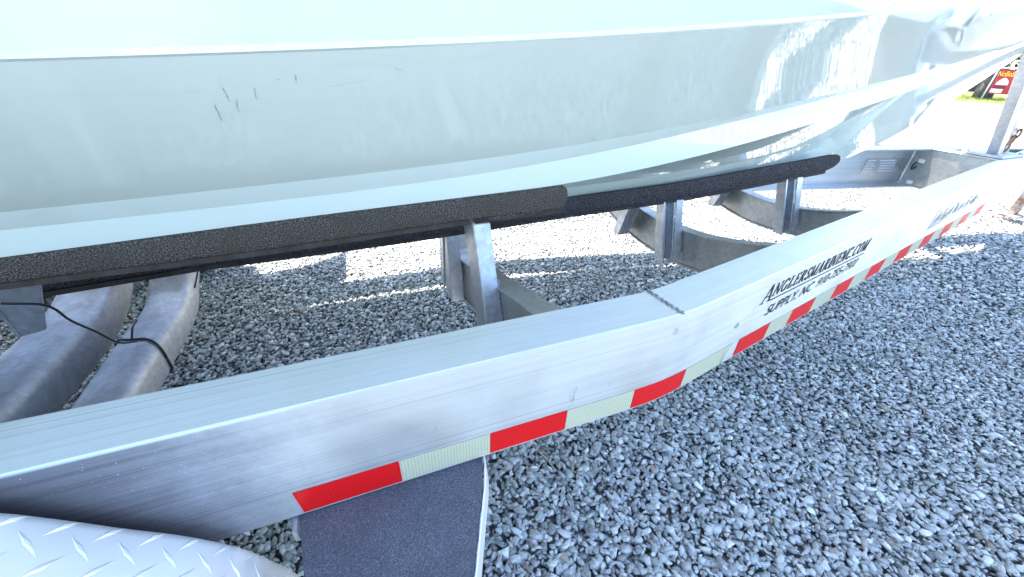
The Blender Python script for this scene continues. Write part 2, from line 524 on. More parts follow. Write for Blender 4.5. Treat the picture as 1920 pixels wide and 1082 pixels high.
def gravel():
    near = [hull_stone(s, 12, 0.50) for s in range(22)]
    far = [hull_stone(100 + s, 8, 0.50) for s in range(10)]
    pts = []
    # jittered lattice, sparser with distance, only where the place around the camera can be seen
    def scatter(x0, x1, y0, y1, step, keep, zlo, zhi, big):
        xs = np.arange(x0, x1, step); ys = np.arange(y0, y1, step)
        X, Y = np.meshgrid(xs, ys)
        X = X.ravel() + rng.uniform(-0.55, 0.55, X.size) * step
        Y = Y.ravel() + rng.uniform(-0.55, 0.55, Y.size) * step
        m = keep(X, Y)
        X, Y = X[m], Y[m]
        Z = rng.uniform(zlo, zhi, X.size)
        sz = big * np.clip(rng.lognormal(0.02, 0.33, X.size), 0.45, 1.9)
        pts.append((X, Y, Z, sz))
    def wedge(X, Y, m=0.3):
        # ground that the view takes in, with a margin of a step to each side
        return (Y > -0.75) & (X > -1.15 - 0.35 * (Y + 0.4)) & (Y < 2.7 + 0.25 * X) & (Y > -0.9 + 0.0 * X)
    nearf = lambda X, Y: wedge(X, Y) & (X < 2.4) & (Y < 1.5)
    midf = lambda X, Y: wedge(X, Y) & ~((X < 2.4) & (Y < 1.5))
    scatter(-1.6, 2.4, -0.75, 1.5, 0.0103, nearf, -0.005, 0.002, 0.0172)
    scatter(-1.6, 2.4, -0.75, 1.5, 0.0170, lambda X, Y: nearf(X, Y) & (np.hypot(X, Y + 0.36) < 1.9), 0.000, 0.005, 0.0172)
    scatter(-1.6, 5.4, -0.75, 3.6, 0.0148, midf, -0.002, 0.007, 0.0198)
    X = np.concatenate([p[0] for p in pts]); Y = np.concatenate([p[1] for p in pts])
    Z = np.concatenate([p[2] for p in pts]); SZ = np.concatenate([p[3] for p in pts])
    isnear = (np.hypot(X, Y + 0.36) < 1.1)
    # orientation: random spin, small tilt
    n = X.size
    a = rng.uniform(0, 2 * np.pi, n); tl = rng.normal(0, 0.27, n); tl2 = rng.normal(0, 0.27, n)
    ca, sa = np.cos(a), np.sin(a)
    Rz = np.zeros((n, 3, 3)); Rz[:, 0, 0] = ca; Rz[:, 0, 1] = -sa; Rz[:, 1, 0] = sa; Rz[:, 1, 1] = ca; Rz[:, 2, 2] = 1
    Rx = np.zeros((n, 3, 3)); Rx[:, 0, 0] = 1; Rx[:, 1, 1] = np.cos(tl); Rx[:, 1, 2] = -np.sin(tl); Rx[:, 2, 1] = np.sin(tl); Rx[:, 2, 2] = np.cos(tl)
    Ry = np.zeros((n, 3, 3)); Ry[:, 1, 1] = 1; Ry[:, 0, 0] = np.cos(tl2); Ry[:, 0, 2] = np.sin(tl2); Ry[:, 2, 0] = -np.sin(tl2); Ry[:, 2, 2] = np.cos(tl2)
    R = Rx @ Ry @ Rz
    v = np.clip(rng.normal(0.45, 0.12, n), 0.16, 0.76)
    colr = np.stack([v * 0.995, v * 1.0, v * 0.985], 1)
    kind = rng.uniform(0, 1, n)
    w = kind < 0.016
    colr[w] = np.array([0.62, 0.60, 0.56]) * rng.uniform(0.8, 1.1, (w.sum(), 1))
    w = (kind > 0.016) & (kind < 0.034)
    colr[w] = np.array([0.34, 0.29, 0.235]) * rng.uniform(0.7, 1.15, (w.sum(), 1))
    w = (kind > 0.034) & (kind < 0.16)
    colr[w] *= 0.6
    w = (kind > 0.16) & (kind < 0.3)
    colr[w] *= np.array([0.93, 1.02, 0.98])
    which = rng.integers(0, 10 ** 6, n)
    VV, FF, CC = [], [], []
    base = 0
    for sel, lib in ((isnear, near), (~isnear, far)):
        for k, (sv, sf) in enumerate(lib):
            idx = np.where(sel & (which % len(lib) == k))[0]
            if not len(idx): continue
            P = np.einsum('nij,vj->nvi', R[idx], sv) * SZ[idx, None, None]
            P[:, :, 0] += X[idx, None]; P[:, :, 1] += Y[idx, None]; P[:, :, 2] += Z[idx, None]
            nv = len(sv)
            F = sf[None] + (np.arange(len(idx)) * nv)[:, None, None] + base
            VV.append(P.reshape(-1, 3)); FF.append(F.reshape(-1, 3))
            CC.append(np.repeat(colr[idx], nv, 0))
            base += nv * len(idx)
    V = np.concatenate(VV).astype(np.float32); F = np.concatenate(FF).astype(np.int32); Cc = np.concatenate(CC)
    me = bpy.data.meshes.new("gravel")
    me.vertices.add(len(V)); me.vertices.foreach_set("co", V.ravel())
    me.loops.add(F.size); me.loops.foreach_set("vertex_index", F.ravel())
    me.polygons.add(len(F))
    me.polygons.foreach_set("loop_start", np.arange(0, F.size, 3, dtype=np.int32))
    at = me.attributes.new("stone_tint", 'FLOAT_COLOR', 'POINT')
    at.data.foreach_set("color", np.concatenate([Cc, np.ones((len(Cc), 1))], 1).astype(np.float32).ravel())
    me.update(calc_edges=True)
    me.validate()
    me.materials.append(M['stone'])
    o = bpy.data.objects.new("gravel", me)
    COL.objects.link(o)
    print("gravel stones", n, "tris", len(F))
    return tag(o, 'loose blue grey crushed stone covering the yard under the trailer', kind='stuff')
gravel()

# --- concrete apron with a joint, then the lawn
slab = empty("concrete_slab", (12, 6, 0))
slab['kind'] = 'structure'
def ep(x, y, dx=0.42):          # a line across the yard in the direction (dx,-1)
    return lambda yy: x + dx * (y - yy)
e0, e1, e2 = ep(6.2, 2.9), ep(10.75, 3.7), ep(18.2, 7.0)
def slab_panel(fa, fb, ga, gb):
    ys = (-9.0, 16.0)
    z0, z1 = GZ - 0.05, GZ + 0.014
    p = [(fa(ys[0]) + ga, ys[0]), (fb(ys[0]) - gb, ys[0]), (fb(ys[1]) - gb, ys[1]), (fa(ys[1]) + ga, ys[1])]
    v, f = hexa([(x, y, z0) for x, y in p] + [(x, y, z1) for x, y in p])
    o = obj("slab_panel", v, f, M['concrete'], slab, bevel=0.006)
    o['kind'] = 'structure'
slab_panel(e0, e1, 0, 0.035)
slab_panel(e1, e2, 0.035, 0)
flat("expansion_joint", [(e1(-9) - 0.04, -9), (e1(-9) + 0.04, -9), (e1(16) + 0.04, 16), (e1(16) - 0.04, 16)], GZ + 0.006, M['joint'])
ys = (-60, 90)
flat("lawn", [(e2(-9) + 0.02, -9), (90, -40), (90, 90), (e2(16) + 0.02, 16)], GZ + 0.004, M['soil'], pivot=(30, 0, 0))
def lawn_blades():
    V, F = [], []
    for i in range(9000):
        y = random.uniform(4.5, 10.5)
        x = e2(y) + 0.05 + random.random() ** 1.6 * 7.5
        h = random.uniform(0.03, 0.075); a = random.uniform(0, 6.28); wd = 0.006
        dx, dy = math.cos(a) * wd, math.sin(a) * wd
        lx, ly = random.gauss(0, 0.03), random.gauss(0, 0.03)
        n = len(V)
        V += [(x - dx, y - dy, GZ), (x + dx, y + dy, GZ), (x + lx, y + ly, GZ + h)]
        F.append((n, n + 1, n + 2))
    tag(obj("grass", V, F, M['grass']), 'bright short grass along the far edge of the concrete', kind='stuff')
lawn_blades()

# ================================================================== TRAILER
TR = empty("boat_trailer", (0.6, 0.63, 0), "aluminium boat trailer with red and white reflective tape along its bent side rail", "boat trailer")
RH, RW, TH = 0.20, 0.077, 0.007     # rail height, flange width, wall thickness
SL = 0.19                           # taper of the front part of the rails
BX0, BX1 = 0.395, 0.515             # the web is bent between these
def rail_y(x):
    if x <= BX0: return 0.0
    if x >= BX1: return SL * (x - (BX0 + BX1) / 2)
    return SL * (x - BX0) ** 2 / (2 * (BX1 - BX0))
def rail_dy(x):
    if x <= BX0: return 0.0
    if x >= BX1: return SL
    return SL * (x - BX0) / (BX1 - BX0)
def rail_pt(x, off, z):             # off = distance inboard from the outer face
    d = rail_dy(x); L = math.hypot(1, d)
    return Vector((x - off * d / L, rail_y(x) + off / L, z))
YF = 1.28
def mirror(p, ym=YF): return Vector((p[0], ym - p[1], p[2]))

def arc_len(x):
    return x if x < BX0 else x * math.hypot(1, SL)
def make_rail(ym=None):
    xs = [-2.6, -1.6, -0.9, -0.45, 0.0, 0.25] + list(np.linspace(BX0, BX1, 9)) + [0.8, 1.2, 1.8, 2.4, 3.0, 3.62]
    r = 0.0016
    prof = [(0, -r), (r, 0), (RW - r, 0), (RW, -r), (RW, -TH), (TH, -TH), (TH, -RH + TH), (RW, -RH + TH), (RW, -RH + r), (RW - r, -RH), (r, -RH), (0, -RH + r)]
    per = np.concatenate([[0], np.cumsum([math.hypot(prof[(i + 1) % 12][0] - prof[i][0], prof[(i + 1) % 12][1] - prof[i][1]) for i in range(12)])])
    # separate strips so every edge of the extrusion stays crisp
    V, F, U = [], [], []
    n = len(prof)
    for j in range(n):
        a, b = prof[j], prof[(j + 1) % n]
        for i, x in enumerate(xs):
            for q, (o, z) in enumerate((a, b)):
                p = rail_pt(x, o, z)
                V.append(mirror(p) if ym else p)
                U.append((arc_len(x), per[j + q]))
        s = (j * len(xs)) * 2
        for i in range(len(xs) - 1):
            F.append((s + 2 * i, s + 2 * i + 1, s + 2 * i + 3, s + 2 * i + 2))
    return obj("frame_rail", V, F, M['alu'], TR, smooth=True, uvs=U)
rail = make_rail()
rail['label'] = 'bent side rail with tape and black lettering'
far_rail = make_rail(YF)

def on_face(x0, x1, z0, z1, proud=0.0012, back=0.0006, n=None):
    xs = np.linspace(x0, x1, n or max(2, int((x1 - x0) / 0.02) + 1))
    V, U = [], []
    for x in xs:
        for o, z in ((-back, z0), (-back, z1), (-proud, z0), (-proud, z1)):
            V.append(rail_pt(x, o, z)); U.append((arc_len(x), z))
    F = []
    for i in range(len(xs) - 1):
        a, b = 4 * i, 4 * i + 4
        F += [(a + 2, b + 2, b + 3, a + 3), (a + 3, b + 3, b + 1, a + 1), (a, b, b + 2, a + 2), (a, a + 1, b + 1, b)]
    F += [(0, 2, 3, 1), (4 * (len(xs) - 1), 4 * (len(xs) - 1) + 1, 4 * (len(xs) - 1) + 3, 4 * (len(xs) - 1) + 2)]
    return V, F, U
ZT, ZB = -0.1483, -0.1961
ticks = [-0.1456, -0.0109, 0.1243, 0.2573, 0.3904, 0.516]
segs = [('red', 'white')[i % 2] + (ticks[i], ticks[i + 1],).__repr__() for i in range(5)]
tape = [(('red', 'white')[i % 2], ticks[i], ticks[i + 1]) for i in range(5)]
tape.append(('white', 0.5165, 0.668))
front = [0.691, 0.808, 0.905, 1.019, 1.132, 1.238, 1.350, 1.458, 1.566, 1.680, 1.79, 1.90, 2.01, 2.12, 2.23, 2.34, 2.45, 2.56]
tape += [(('red', 'white')[i % 2], front[i], front[i + 1]) for i in range(len(front) - 1)]
for c, a, b in tape:
    v, f, u = on_face(a, b - 0.0006, ZB + 0.0015, ZT)
    if a < -0.14:      # first piece is cut at a slant
        for q in (0, 2):
            v[q] = v[q] + Vector((0.004, 0, 0))
    if c == 'white' and abs(b - 0.668) < 1e-6:   # peeled, torn end
        v[-4 + 0] = rail_pt(0.640, -0.0006, ZB + 0.0015); v[-4 + 2] = rail_pt(0.640, -0.0012, ZB + 0.0015)
    obj(c + "_tape", v, f, M[c], rail, uvs=u)

# --- lettering on the rail: a small serif stroke alphabet and a heavy sans for the second line
def arc(cx, cy, rx, ry, a0, a1, n=12):
    return [(cx + rx * math.cos(math.radians(a0 + (a1 - a0) * i / n)), cy + ry * math.sin(math.radians(a0 + (a1 - a0) * i / n))) for i in range(n + 1)]
TK, TN = 0.125, 0.055
def serif(x, y, w=0.22): return ([(x - w, y), (x + w, y)], 0.055)
GL = {
 'A': (0.82, [([(0.06, 0), (0.40, 1)], TN), ([(0.40, 1), (0.72, 0)], TK), ([(0.17, 0.34), (0.58, 0.34)], TN), serif(0.06, 0.02, 0.13), serif(0.72, 0.02, 0.16)]),
 'N': (0.86, [([(0.12, 0), (0.12, 1)], TN), ([(0.10, 1), (0.72, 0)], TK), ([(0.74, 0), (0.74, 1)], TN), serif(0.12, 0.02, 0.14), serif(0.08, 0.98, 0.1), serif(0.74, 0.98, 0.14)]),
 'G': (0.84, [(arc(0.44, 0.5, 0.34, 0.48, 45, 325, 16), TK * 0.8), ([(0.72, 0.02), (0.72, 0.42)], TK * 0.8), serif(0.70, 0.42, 0.15), ([(0.70, 0.72), (0.70, 0.96)], TN)]),
 'L': (0.70, [([(0.20, 0), (0.20, 1)], TK), ([(0.08, 0.03), (0.62, 0.03)], TN), ([(0.62, 0.0), (0.62, 0.26)], TN), serif(0.20, 0.98, 0.17)]),
 'E': (0.72, [([(0.20, 0), (0.20, 1)], TK), ([(0.06, 0.03), (0.62, 0.03)], TN), ([(0.06, 0.97), (0.60, 0.97)], TN), ([(0.2, 0.52), (0.48, 0.52)], TN), ([(0.62, 0.0), (0.62, 0.24)], TN), ([(0.60, 0.78), (0.60, 1)], TN), ([(0.48, 0.42), (0.48, 0.62)], TN)]),
 'R': (0.80, [([(0.20, 0), (0.20, 1)], TK), ([(0.06, 0.97), (0.40, 0.97)] + arc(0.40, 0.74, 0.20, 0.23, 90, -90, 10) + [(0.2, 0.51)], TN * 1.4), ([(0.38, 0.5), (0.72, 0.02)], TK), serif(0.20, 0.02, 0.15), serif(0.75, 0.02, 0.08)]),
 'S': (0.64, [(arc(0.32, 0.74, 0.20, 0.23, 30, 250, 12) + arc(0.32, 0.26, 0.22, 0.24, 70, -150, 12), TK * 0.75), ([(0.52, 0.76), (0.52, 0.98)], TN), ([(0.11, 0.02), (0.11, 0.26)], TN)]),
 'M': (1.02, [([(0.14, 0), (0.14, 1)], TN), ([(0.12, 1), (0.48, 0.05)], TK), ([(0.48, 0.05), (0.86, 1)], TN), ([(0.86, 0), (0.86, 1)], TK), serif(0.14, 0.02, 0.13), serif(0.86, 0.02, 0.16), serif(0.10, 0.98, 0.1), serif(0.9, 0.98, 0.1)]),
 'I': (0.40, [([(0.20, 0), (0.20, 1)], TK), serif(0.20, 0.02, 0.17), serif(0.20, 0.98, 0.17)]),
 'C': (0.80, [(arc(0.44, 0.5, 0.34, 0.48, 48, 318, 16), TK * 0.8), ([(0.70, 0.70), (0.70, 0.97)], TN)]),
 'O': (0.88, [(arc(0.44, 0.5, 0.34, 0.48, 0, 360, 22), TK * 0.75)]),
 '.': (0.34, [([(0.10, 0.06), (0.24, 0.06)], 0.14)]),
}
def stroke_poly(pts, w):
    out = []
    for (a, b), (c, d) in zip(pts[:-1], pts[1:]):
        dx, dy = c - a, d - b
        L = math.hypot(dx, dy) or 1e-6
        ex, ey = dx / L * w * 0.25, dy / L * w * 0.25
        nx, ny = -dy / L * w / 2, dx / L * w / 2
        if len(pts) == 2: ex = ey = 0
        out.append([(a - ex - nx, b - ey - ny), (c + ex - nx, d + ey - ny), (c + ex + nx, d + ey + ny), (a - ex + nx, b - ey + ny)])
    return out
def face_quads(quads, mat, name, label, d0=-0.0009, parent=None):
    V, F = [], []
    for k, q in enumerate(quads):
        n = len(V)
        off = d0 - 0.00002 * (k % 17)
        V += [rail_pt(x, off, z) for x, z in q]
        V += [rail_pt(x, -0.0004, z) for x, z in q]
        F += [(n, n + 1, n + 2, n + 3), (n, n + 4, n + 5, n + 1), (n + 1, n + 5, n + 6, n + 2), (n + 2, n + 6, n + 7, n + 3), (n + 3, n + 7, n + 4, n)]
    o = obj(name, V, F, mat, parent or rail)
    if label: o['label'] = label
    o['kind'] = 'stuff'
    return o
def serif_line(text, x0, x1, zb0, zb1, h0, h1, slant=0.24):
    adv = [GL[c][0] * (1.32 if i == 0 else 1.0) for i, c in enumerate(text)]
    tot = sum(adv)
    quads, pos = [], 0.0
    for i, c in enumerate(text):
        big = 1.38 if i == 0 else 1.0
        k = (x1 - x0) / tot
        for pts, w in GL[c][1]:
            for q in stroke_poly(pts, w * (1.0 if i else 0.85)):
                qq = []
                for a, b in q:
                    fx = (pos + a * (1.32 if i == 0 else 0.86)) / tot
                    h = h0 + (h1 - h0) * fx
                    zz = zb0 + (zb1 - zb0) * fx + b * h * big - (0.30 * h if i == 0 else 0)
                    xx = x0 + fx * (x1 - x0) + slant * (b * big - (0.3 if i == 0 else 0)) * h
                    qq.append((xx, zz))
                quads.append(qq)
        pos += adv[i]
    return quads
quads = serif_line("ANGLERSMARINENC.COM", 0.716, 1.205, -0.0615, -0.0600, 0.030, 0.033, 0.14)
quads += [[(0.752, -0.0718), (1.205, -0.0712), (1.205, -0.0692), (0.752, -0.0698)]]
face_quads(quads, M['ink'], "lettering", 'black italic serif web address with a rule beneath')

def font_quads(text, size, bold):
    cu = bpy.data.curves.new("tmp", 'FONT')
    cu.body = text
    cu.size = size
    cu.offset = bold * 0.4
    cu.resolution_u = 3
    o = bpy.data.objects.new("tmp", cu)
    COL.objects.link(o)
    dg = bpy.context.evaluated_depsgraph_get()
    me = bpy.data.meshes.new_from_object(o.evaluated_get(dg))
    bpy.data.objects.remove(o)
    v = [tuple(p.co) for p in me.vertices]
    f = [tuple(p.vertices) for p in me.polygons]
    bpy.data.meshes.remove(me)
    return v, f
def font_on(text, width, fn, name, mat, parent, bold=0.0, label=None, slant=0.0, height=None):
    v, f = font_quads(text, 1.0, bold)
    xs = [p[0] for p in v]; ysv = [p[1] for p in v]
    x0, x1 = min(xs), max(xs); y1 = 0.72
    V = [fn((p[0] + slant * p[1] - x0) / (x1 - x0), p[1] / y1) for p in v]
    o = obj(name, V, f, mat, parent)
    if label: o['label'] = label
    o['kind'] = 'stuff'
    return o
font_on("SUPPLY, NC  910-755-7900", 1, lambda a, b: rail_pt(0.757 + a * 0.428, -0.0010, -0.1130 + 0.0095 * a + b * 0.0265),
        "lettering", M['ink'], rail, 0.012, 'black italic sans town and phone number', 0.25)

# second, worn label farther forward: only dark slanted strokes are left of its lettering
o = obj("worn_label", *on_face(1.757, 2.36, -0.116, -0.040, 0.0007, 0.0003)[:2], M['clear'], rail)
o['label'] = 'worn grey label with illegible dark strokes'
q = []
x = 1.785
rr = random.Random(5)
while x < 2.30:
    w = rr.uniform(0.018, 0.034)
    h = rr.uniform(0.030, 0.044)
    zb = -0.1 + rr.uniform(-0.004, 0.004)
    for k in range(rr.randint(1, 3)):
        xa = x + rr.uniform(0, w * 0.7)
        za = zb + rr.uniform(0, 0.3) * h
        zt = zb + rr.uniform(0.6, 1.0) * h
        t = rr.uniform(0.004, 0.008)
        q.append([(xa, za), (xa + t, za), (xa + t + (zt - za) * 0.3, zt), (xa + (zt - za) * 0.3, zt)])
    if rr.random() < 0.6:
        zc = zb + rr.choice((0.0, 0.5, 0.95)) * h
        q.append([(x, zc), (x + w * 0.8, zc), (x + w * 0.8, zc + 0.005), (x, zc + 0.005)])
    x += w + rr.uniform(0.004, 0.012)
face_quads(q, M['greyvinyl'], "faded_strokes", None, -0.0011)

q = []
for xa, za, xb, zb in ((0.2635, -0.136, 0.2655, -0.112), (0.2665, -0.130, 0.2645, -0.100), (0.2600, -0.128, 0.2585, -0.114), (0.2690, -0.108, 0.2685, -0.098), (0.045, -0.105, 0.0445, -0.097), (0.332, -0.120, 0.3315, -0.108)):
    q.append([(xa - 0.0004, za), (xa + 0.0004, za), (xb + 0.0002, zb), (xb - 0.0005, zb)])
face_quads(q, M['scuff'], "scratch", None, -0.0005)

# drain hole in the web (dark plug with a rim)
def disc_on_face(x, z, r, n=18, off=-0.0012):
    c = [rail_pt(x + r * math.cos(2 * math.pi * k / n), off, z + r * math.sin(2 * math.pi * k / n)) for k in range(n)]
    d = [rail_pt(x + r * math.cos(2 * math.pi * k / n), 0.0005, z + r * math.sin(2 * math.pi * k / n)) for k in range(n)]
    return sweep([d, c])
obj("drain_plug", *disc_on_face(0.649, -0.097, 0.0068), M['galv'], rail)

# weld bead across the notched flange at the bend
bead = []
for i in range(22):
    t = i / 21
    bead.append((0.440 + 0.012 * (1 - t) * 0.8 + 0.002 * math.sin(i * 2.1), 0.001 + 0.077 * t, 0.0008 + 0.0006 * math.sin(i * 1.7)))
o = obj("weld_bead", *tube(smooth_path(bead, 44), 0.0024, 8, [0.0023 + 0.0006 * math.sin(k * 1.9) for k in range(44)]), M['weld'], rail, smooth=True)

# --- crossmembers
def crossmember(xw, xf0, xf1, ztop, depth, ya, yb, name="crossmember"):
    ysn = np.linspace(ya, yb, 41)
    sh = []
    th = 0.006
    ring = []
    # web
    web = [[(xw, y, ztop(y) - th), (xw + th, y, ztop(y) - th), (xw + th, y, ztop(y) - depth), (xw, y, ztop(y) - depth)] for y in ysn]
    top = [[(xf0, y, ztop(y)), (xf1, y, ztop(y)), (xf1, y, ztop(y) - th), (xf0, y, ztop(y) - th)] for y in ysn]
    bot = [[(xf0, y, ztop(y) - depth), (xf1, y, ztop(y) - depth), (xf1, y, ztop(y) - depth - th), (xf0, y, ztop(y) - depth - th)] for y in ysn]
    return obj(name, *join_shapes([sweep(web), sweep(top), sweep(bot)]), M['cross'], TR, bevel=0.0012, seg=1)
YC = 0.64
def yin(x): return rail_y(x) + 0.009
c1z = lambda y: -0.168 + 0.285 * (math.sqrt((y - YC) ** 2 + 0.03 ** 2) - 0.03)
def par(zc, k): return lambda y: zc + k * (y - YC) ** 2
crossmember(0.243, 0.236, 0.288, c1z, 0.125, 0.05, 2 * YC - 0.05)
c2z = par(-0.137, 0.50)
crossmember(0.966, 0.960, 1.006, c2z, 0.112, yin(0.97) + 0.03, 2 * YC - yin(0.97) - 0.03)
c3z = par(-0.106, 0.62)
crossmember(1.456, 1.450, 1.498, c3z, 0.095, yin(1.46) + 0.025, 2 * YC - yin(1.46) - 0.025)
# straight bow beam that carries the winch post
def bow_beam():
    x = 2.78
    ya, yb = yin(x) + 0.004, YF - yin(x) - 0.004
    sh = [box(x, x + 0.007, ya, yb, -0.19, -0.0075), box(x - 0.004, x + 0.07, ya + 0.06, yb - 0.06, -0.0072, 0.0), box(x - 0.004, x + 0.07, ya + 0.06, yb - 0.06, -0.199, -0.192)]
    return obj("crossmember", *join_shapes(sh), M['cross'], TR, bevel=0.001, seg=1)
bow_beam()

# --- bunk brackets: two legs of an angle section, leaning with the slope of their crossmember
def bracket(xa, xb, yt, zt, yb, zb, w, style, mir=False):
    th = 0.006
    def P(x, d, t):                  # t = 0 foot, 1 head;  d = inboard depth
        y = yb + (yt - yb) * t + d
        z = zb + (zt - zb) * t
        return (x, 2 * YC - y if mir else y, z)
    def plate(x0, x1, d0, d1):
        return hexa([P(x0, d0, 0), P(x1, d0, 0), P(x1, d1, 0), P(x0, d1, 0), P(x0, d0, 1), P(x1, d0, 1), P(x1, d1, 1), P(x0, d1, 1)])
    if style == 'angle':
        sh = [plate(xa, xb, 0, th), plate(xa, xa + th, th + 0.0005, w)]
    else:
        sh = [plate(xa + 0.044, xb, 0, th), plate(xa + 0.040, xa + 0.046, th + 0.0005, w), plate(xa + 0.008, xa + 0.0395, w - th, w), plate(xa, xa + th, 0.008, w - 0.0005)]
    o = obj("bunk_bracket", *join_shapes(sh), M['galv'], TR, bevel=0.0012, seg=1)
    return o
def weld(path, r=0.004):
    p = smooth_path(path, 30)
    return obj("weld_bead", *tube(p, r, 7, [r + 0.0012 * math.sin(k * 1.8) for k in range(30)]), M['weld'], TR, smooth=True)
bracket(0.204, 0.2395, 0.345, 0.046, 0.232, -0.205, 0.095, 'angle')
weld([(0.241, 0.300, -0.065), (0.241, 0.277, -0.115), (0.241, 0.240, -0.19)])
bracket(0.200, 0.236, 0.606, -0.072, 0.572, -0.285, 0.080, 'angle')
weld([(0.237, 0.60, -0.165), (0.237, 0.590, -0.21), (0.237, 0.578, -0.27)])
bracket(0.888, 0.958, 0.546, -0.034, 0.490, -0.232, 0.045, 'zee')
bracket(1.378, 1.448, 0.517, 0.012, 0.456, -0.178, 0.045, 'zee')
weld([(0.962, 0.530, -0.13), (0.962, 0.505, -0.2)], 0.003)
weld([(1.452, 0.498, -0.09), (1.452, 0.470, -0.15)], 0.003)
for a in ((0.196, 0.234, 0.345, 0.046, 0.262, -0.205, 0.045, 'angle'), (0.196, 0.234, 0.606, -0.072, 0.572, -0.285, 0.045, 'angle'),
          (0.888, 0.958, 0.546, -0.034, 0.490, -0.232, 0.045, 'zee'), (1.378, 1.448, 0.517, 0.012, 0.456, -0.178, 0.045, 'zee')):
    bracket(*a, mir=True)

# --- carpeted bunks (carpet round a board, rounded nose)
def bunk(xs, yf, ztopf, zbotf, thick, drop, nose, mir=False, mat='carpet'):
    rings = []
    rrad = 0.006
    for x in xs:
        y = yf(x); zt = ztopf(x); zb = zbotf(x)
        e = xs[-1] - x
        hh = zt - zb
        rt_, rb_ = nose * 0.6, nose
        if e < rb_:
            zb = zb + 0.42 * hh * (1 - math.sqrt(max(0.0, 1 - (1 - e / rb_) ** 2)))
        if e < rt_:
            zt = zt - 0.36 * hh * (1 - math.sqrt(max(0.0, 1 - (1 - e / rt_) ** 2)))
        pr = [(0, zb + rrad), (0, zt - rrad), (0.0018, zt - 0.0018), (rrad, zt - 0.0005), (thick - rrad, zt - drop + rrad * 0.2), (thick, zt - drop - rrad), (thick, zb + rrad), (thick - rrad, zb), (rrad, zb), (0.0018, zb + 0.0018)]
        ring = [(x, y + a, b) for a, b in pr]
        if mir: ring = [(p[0], 2 * YC - p[1], p[2]) for p in ring]
        rings.append(ring)
    o = obj("bunk", *sweep(rings), M[mat], TR, smooth=True)
    md = o.modifiers.new("edges", 'EDGE_SPLIT'); md.split_angle = math.radians(50)
    # dark timber strip showing below the carpet
    rings = []
    for x in [q for q in xs if q < xs[-1] - nose * 0.6]:
        y = yf(x); zb = zbotf(x)
        pr = [(0.006, zb - 0.0005), (thick - 0.002, zb - 0.0005), (thick - 0.002, zb - 0.012), (0.006, zb - 0.011)]
        ring = [(x, y + a, b) for a, b in pr]
        if mir: ring = [(p[0], 2 * YC - p[1], p[2]) for p in ring]
        rings.append(ring)
    obj("timber_strip", *sweep(rings), M['wood'], o)
    return o
b1t = spline([-2.6, -0.504, -0.159, 0.395, 0.43], [0.000, 0.066, 0.082, 0.102, 0.1033])
b1b = spline([-2.6, -0.524, -0.173, 0.231, 0.43], [-0.036, 0.025, 0.031, 0.046, 0.0475])
b1x = list(np.linspace(-2.5, 0.38, 30)) + [0.43 - 0.04 * (1 - q / 15) ** 2 for q in range(1, 16)]
for mir in (False, True):
    bunk(b1x, lambda x: 0.37, b1t, b1b, 0.038, 0.010, 0.026, mir)
b2t = spline([-1.2, 0.187, 0.542, 0.895, 1.306, 1.56, 1.60], [-0.075, -0.022, 0.000, 0.020, 0.059, 0.0845, 0.089])
b2b = spline([-1.2, 0.187, 0.545, 0.92, 1.401, 1.60], [-0.125, -0.076, -0.052, -0.032, 0.013, 0.034])
b2x = list(np.linspace(-1.1, 1.51, 34)) + [1.588 - 0.07 * (1 - q / 15) ** 2 for q in range(1, 16)]
for mir in (False, True):
    bunk(b2x, lambda x: 0.60 - 0.06 * x, b2t, b2b, 0.030, 0.006, 0.06, mir, 'carpet_skylit')
# ragged flap of carpet folded under the noses
def flap(x0, x1, yf, zf, th):
    V, F = [], []
    r2_ = random.Random(3)
    n = 16
    for i in range(n + 1):
        x = x0 + (x1 - x0) * i / n
        y = yf(x); z = zf(x)
        h = 0.010 * (1 - 0.9 * i / n) + r2_.uniform(-0.002, 0.002)
        V += [(x, y + 0.004, z + 0.003), (x, y + 0.004 + r2_.uniform(0, 0.003), z - h), (x, y + th, z - h - 0.001), (x, y + th, z + 0.003)]
    rings = [V[4 * i:4 * i + 4] for i in range(n + 1)]
    return sweep(rings)
obj("carpet_flap", *flap(0.245, 0.415, lambda x: 0.37, lambda x: b1b(x) + 0.002 + max(0, (x - 0.37)) * 0.35, 0.03), M['carpet'], TR)
obj("carpet_flap", *flap(1.462, 1.575, lambda x: 0.60 - 0.06 * x, lambda x: b2b(x) + 0.002 + max(0, (x - 1.52)) * 0.45, 0.026), M['carpet'], TR)

# --- bent axle tubes (rounded square section)
def rounded_tube(path, w, h, name, mat):
    P = [Vector(p) for p in path]
    rings = []
    for i, p in enumerate(P):
        d = (P[min(i + 1, len(P) - 1)] - P[max(i - 1, 0)]).normalized()
        a = Vector((1, 0, 0)); a = (a - d * a.dot(d)).normalized()
        b = d.cross(a)
        ring = []
        for k in range(24):
            t = 2 * math.pi * k / 24
            c, s = math.cos(t), math.sin(t)
            e = 0.55
            ring.append(p + a * (math.copysign(abs(c) ** e, c) * w / 2) + b * (math.copysign(abs(s) ** e, s) * h / 2))
        rings.append(ring)
    return obj(name, *sweep(rings), mat, TR, smooth=True)
ax2 = smooth_path([(-0.53, -0.02, -0.305), (-0.53, 0.25, -0.30), (-0.53, 0.50, -0.30), (-0.53, 0.66, -0.30), (-0.53, 0.76, -0.301), (-0.53, 0.82, -0.29), (-0.53, 0.875, -0.255), (-0.525, 0.93, -0.205), (-0.515, 1.02, -0.11)], 48)
rounded_tube([(a - 0.012, b, c) for a, b, c in ax2], 0.098, 0.096, "axle", M['axle'])
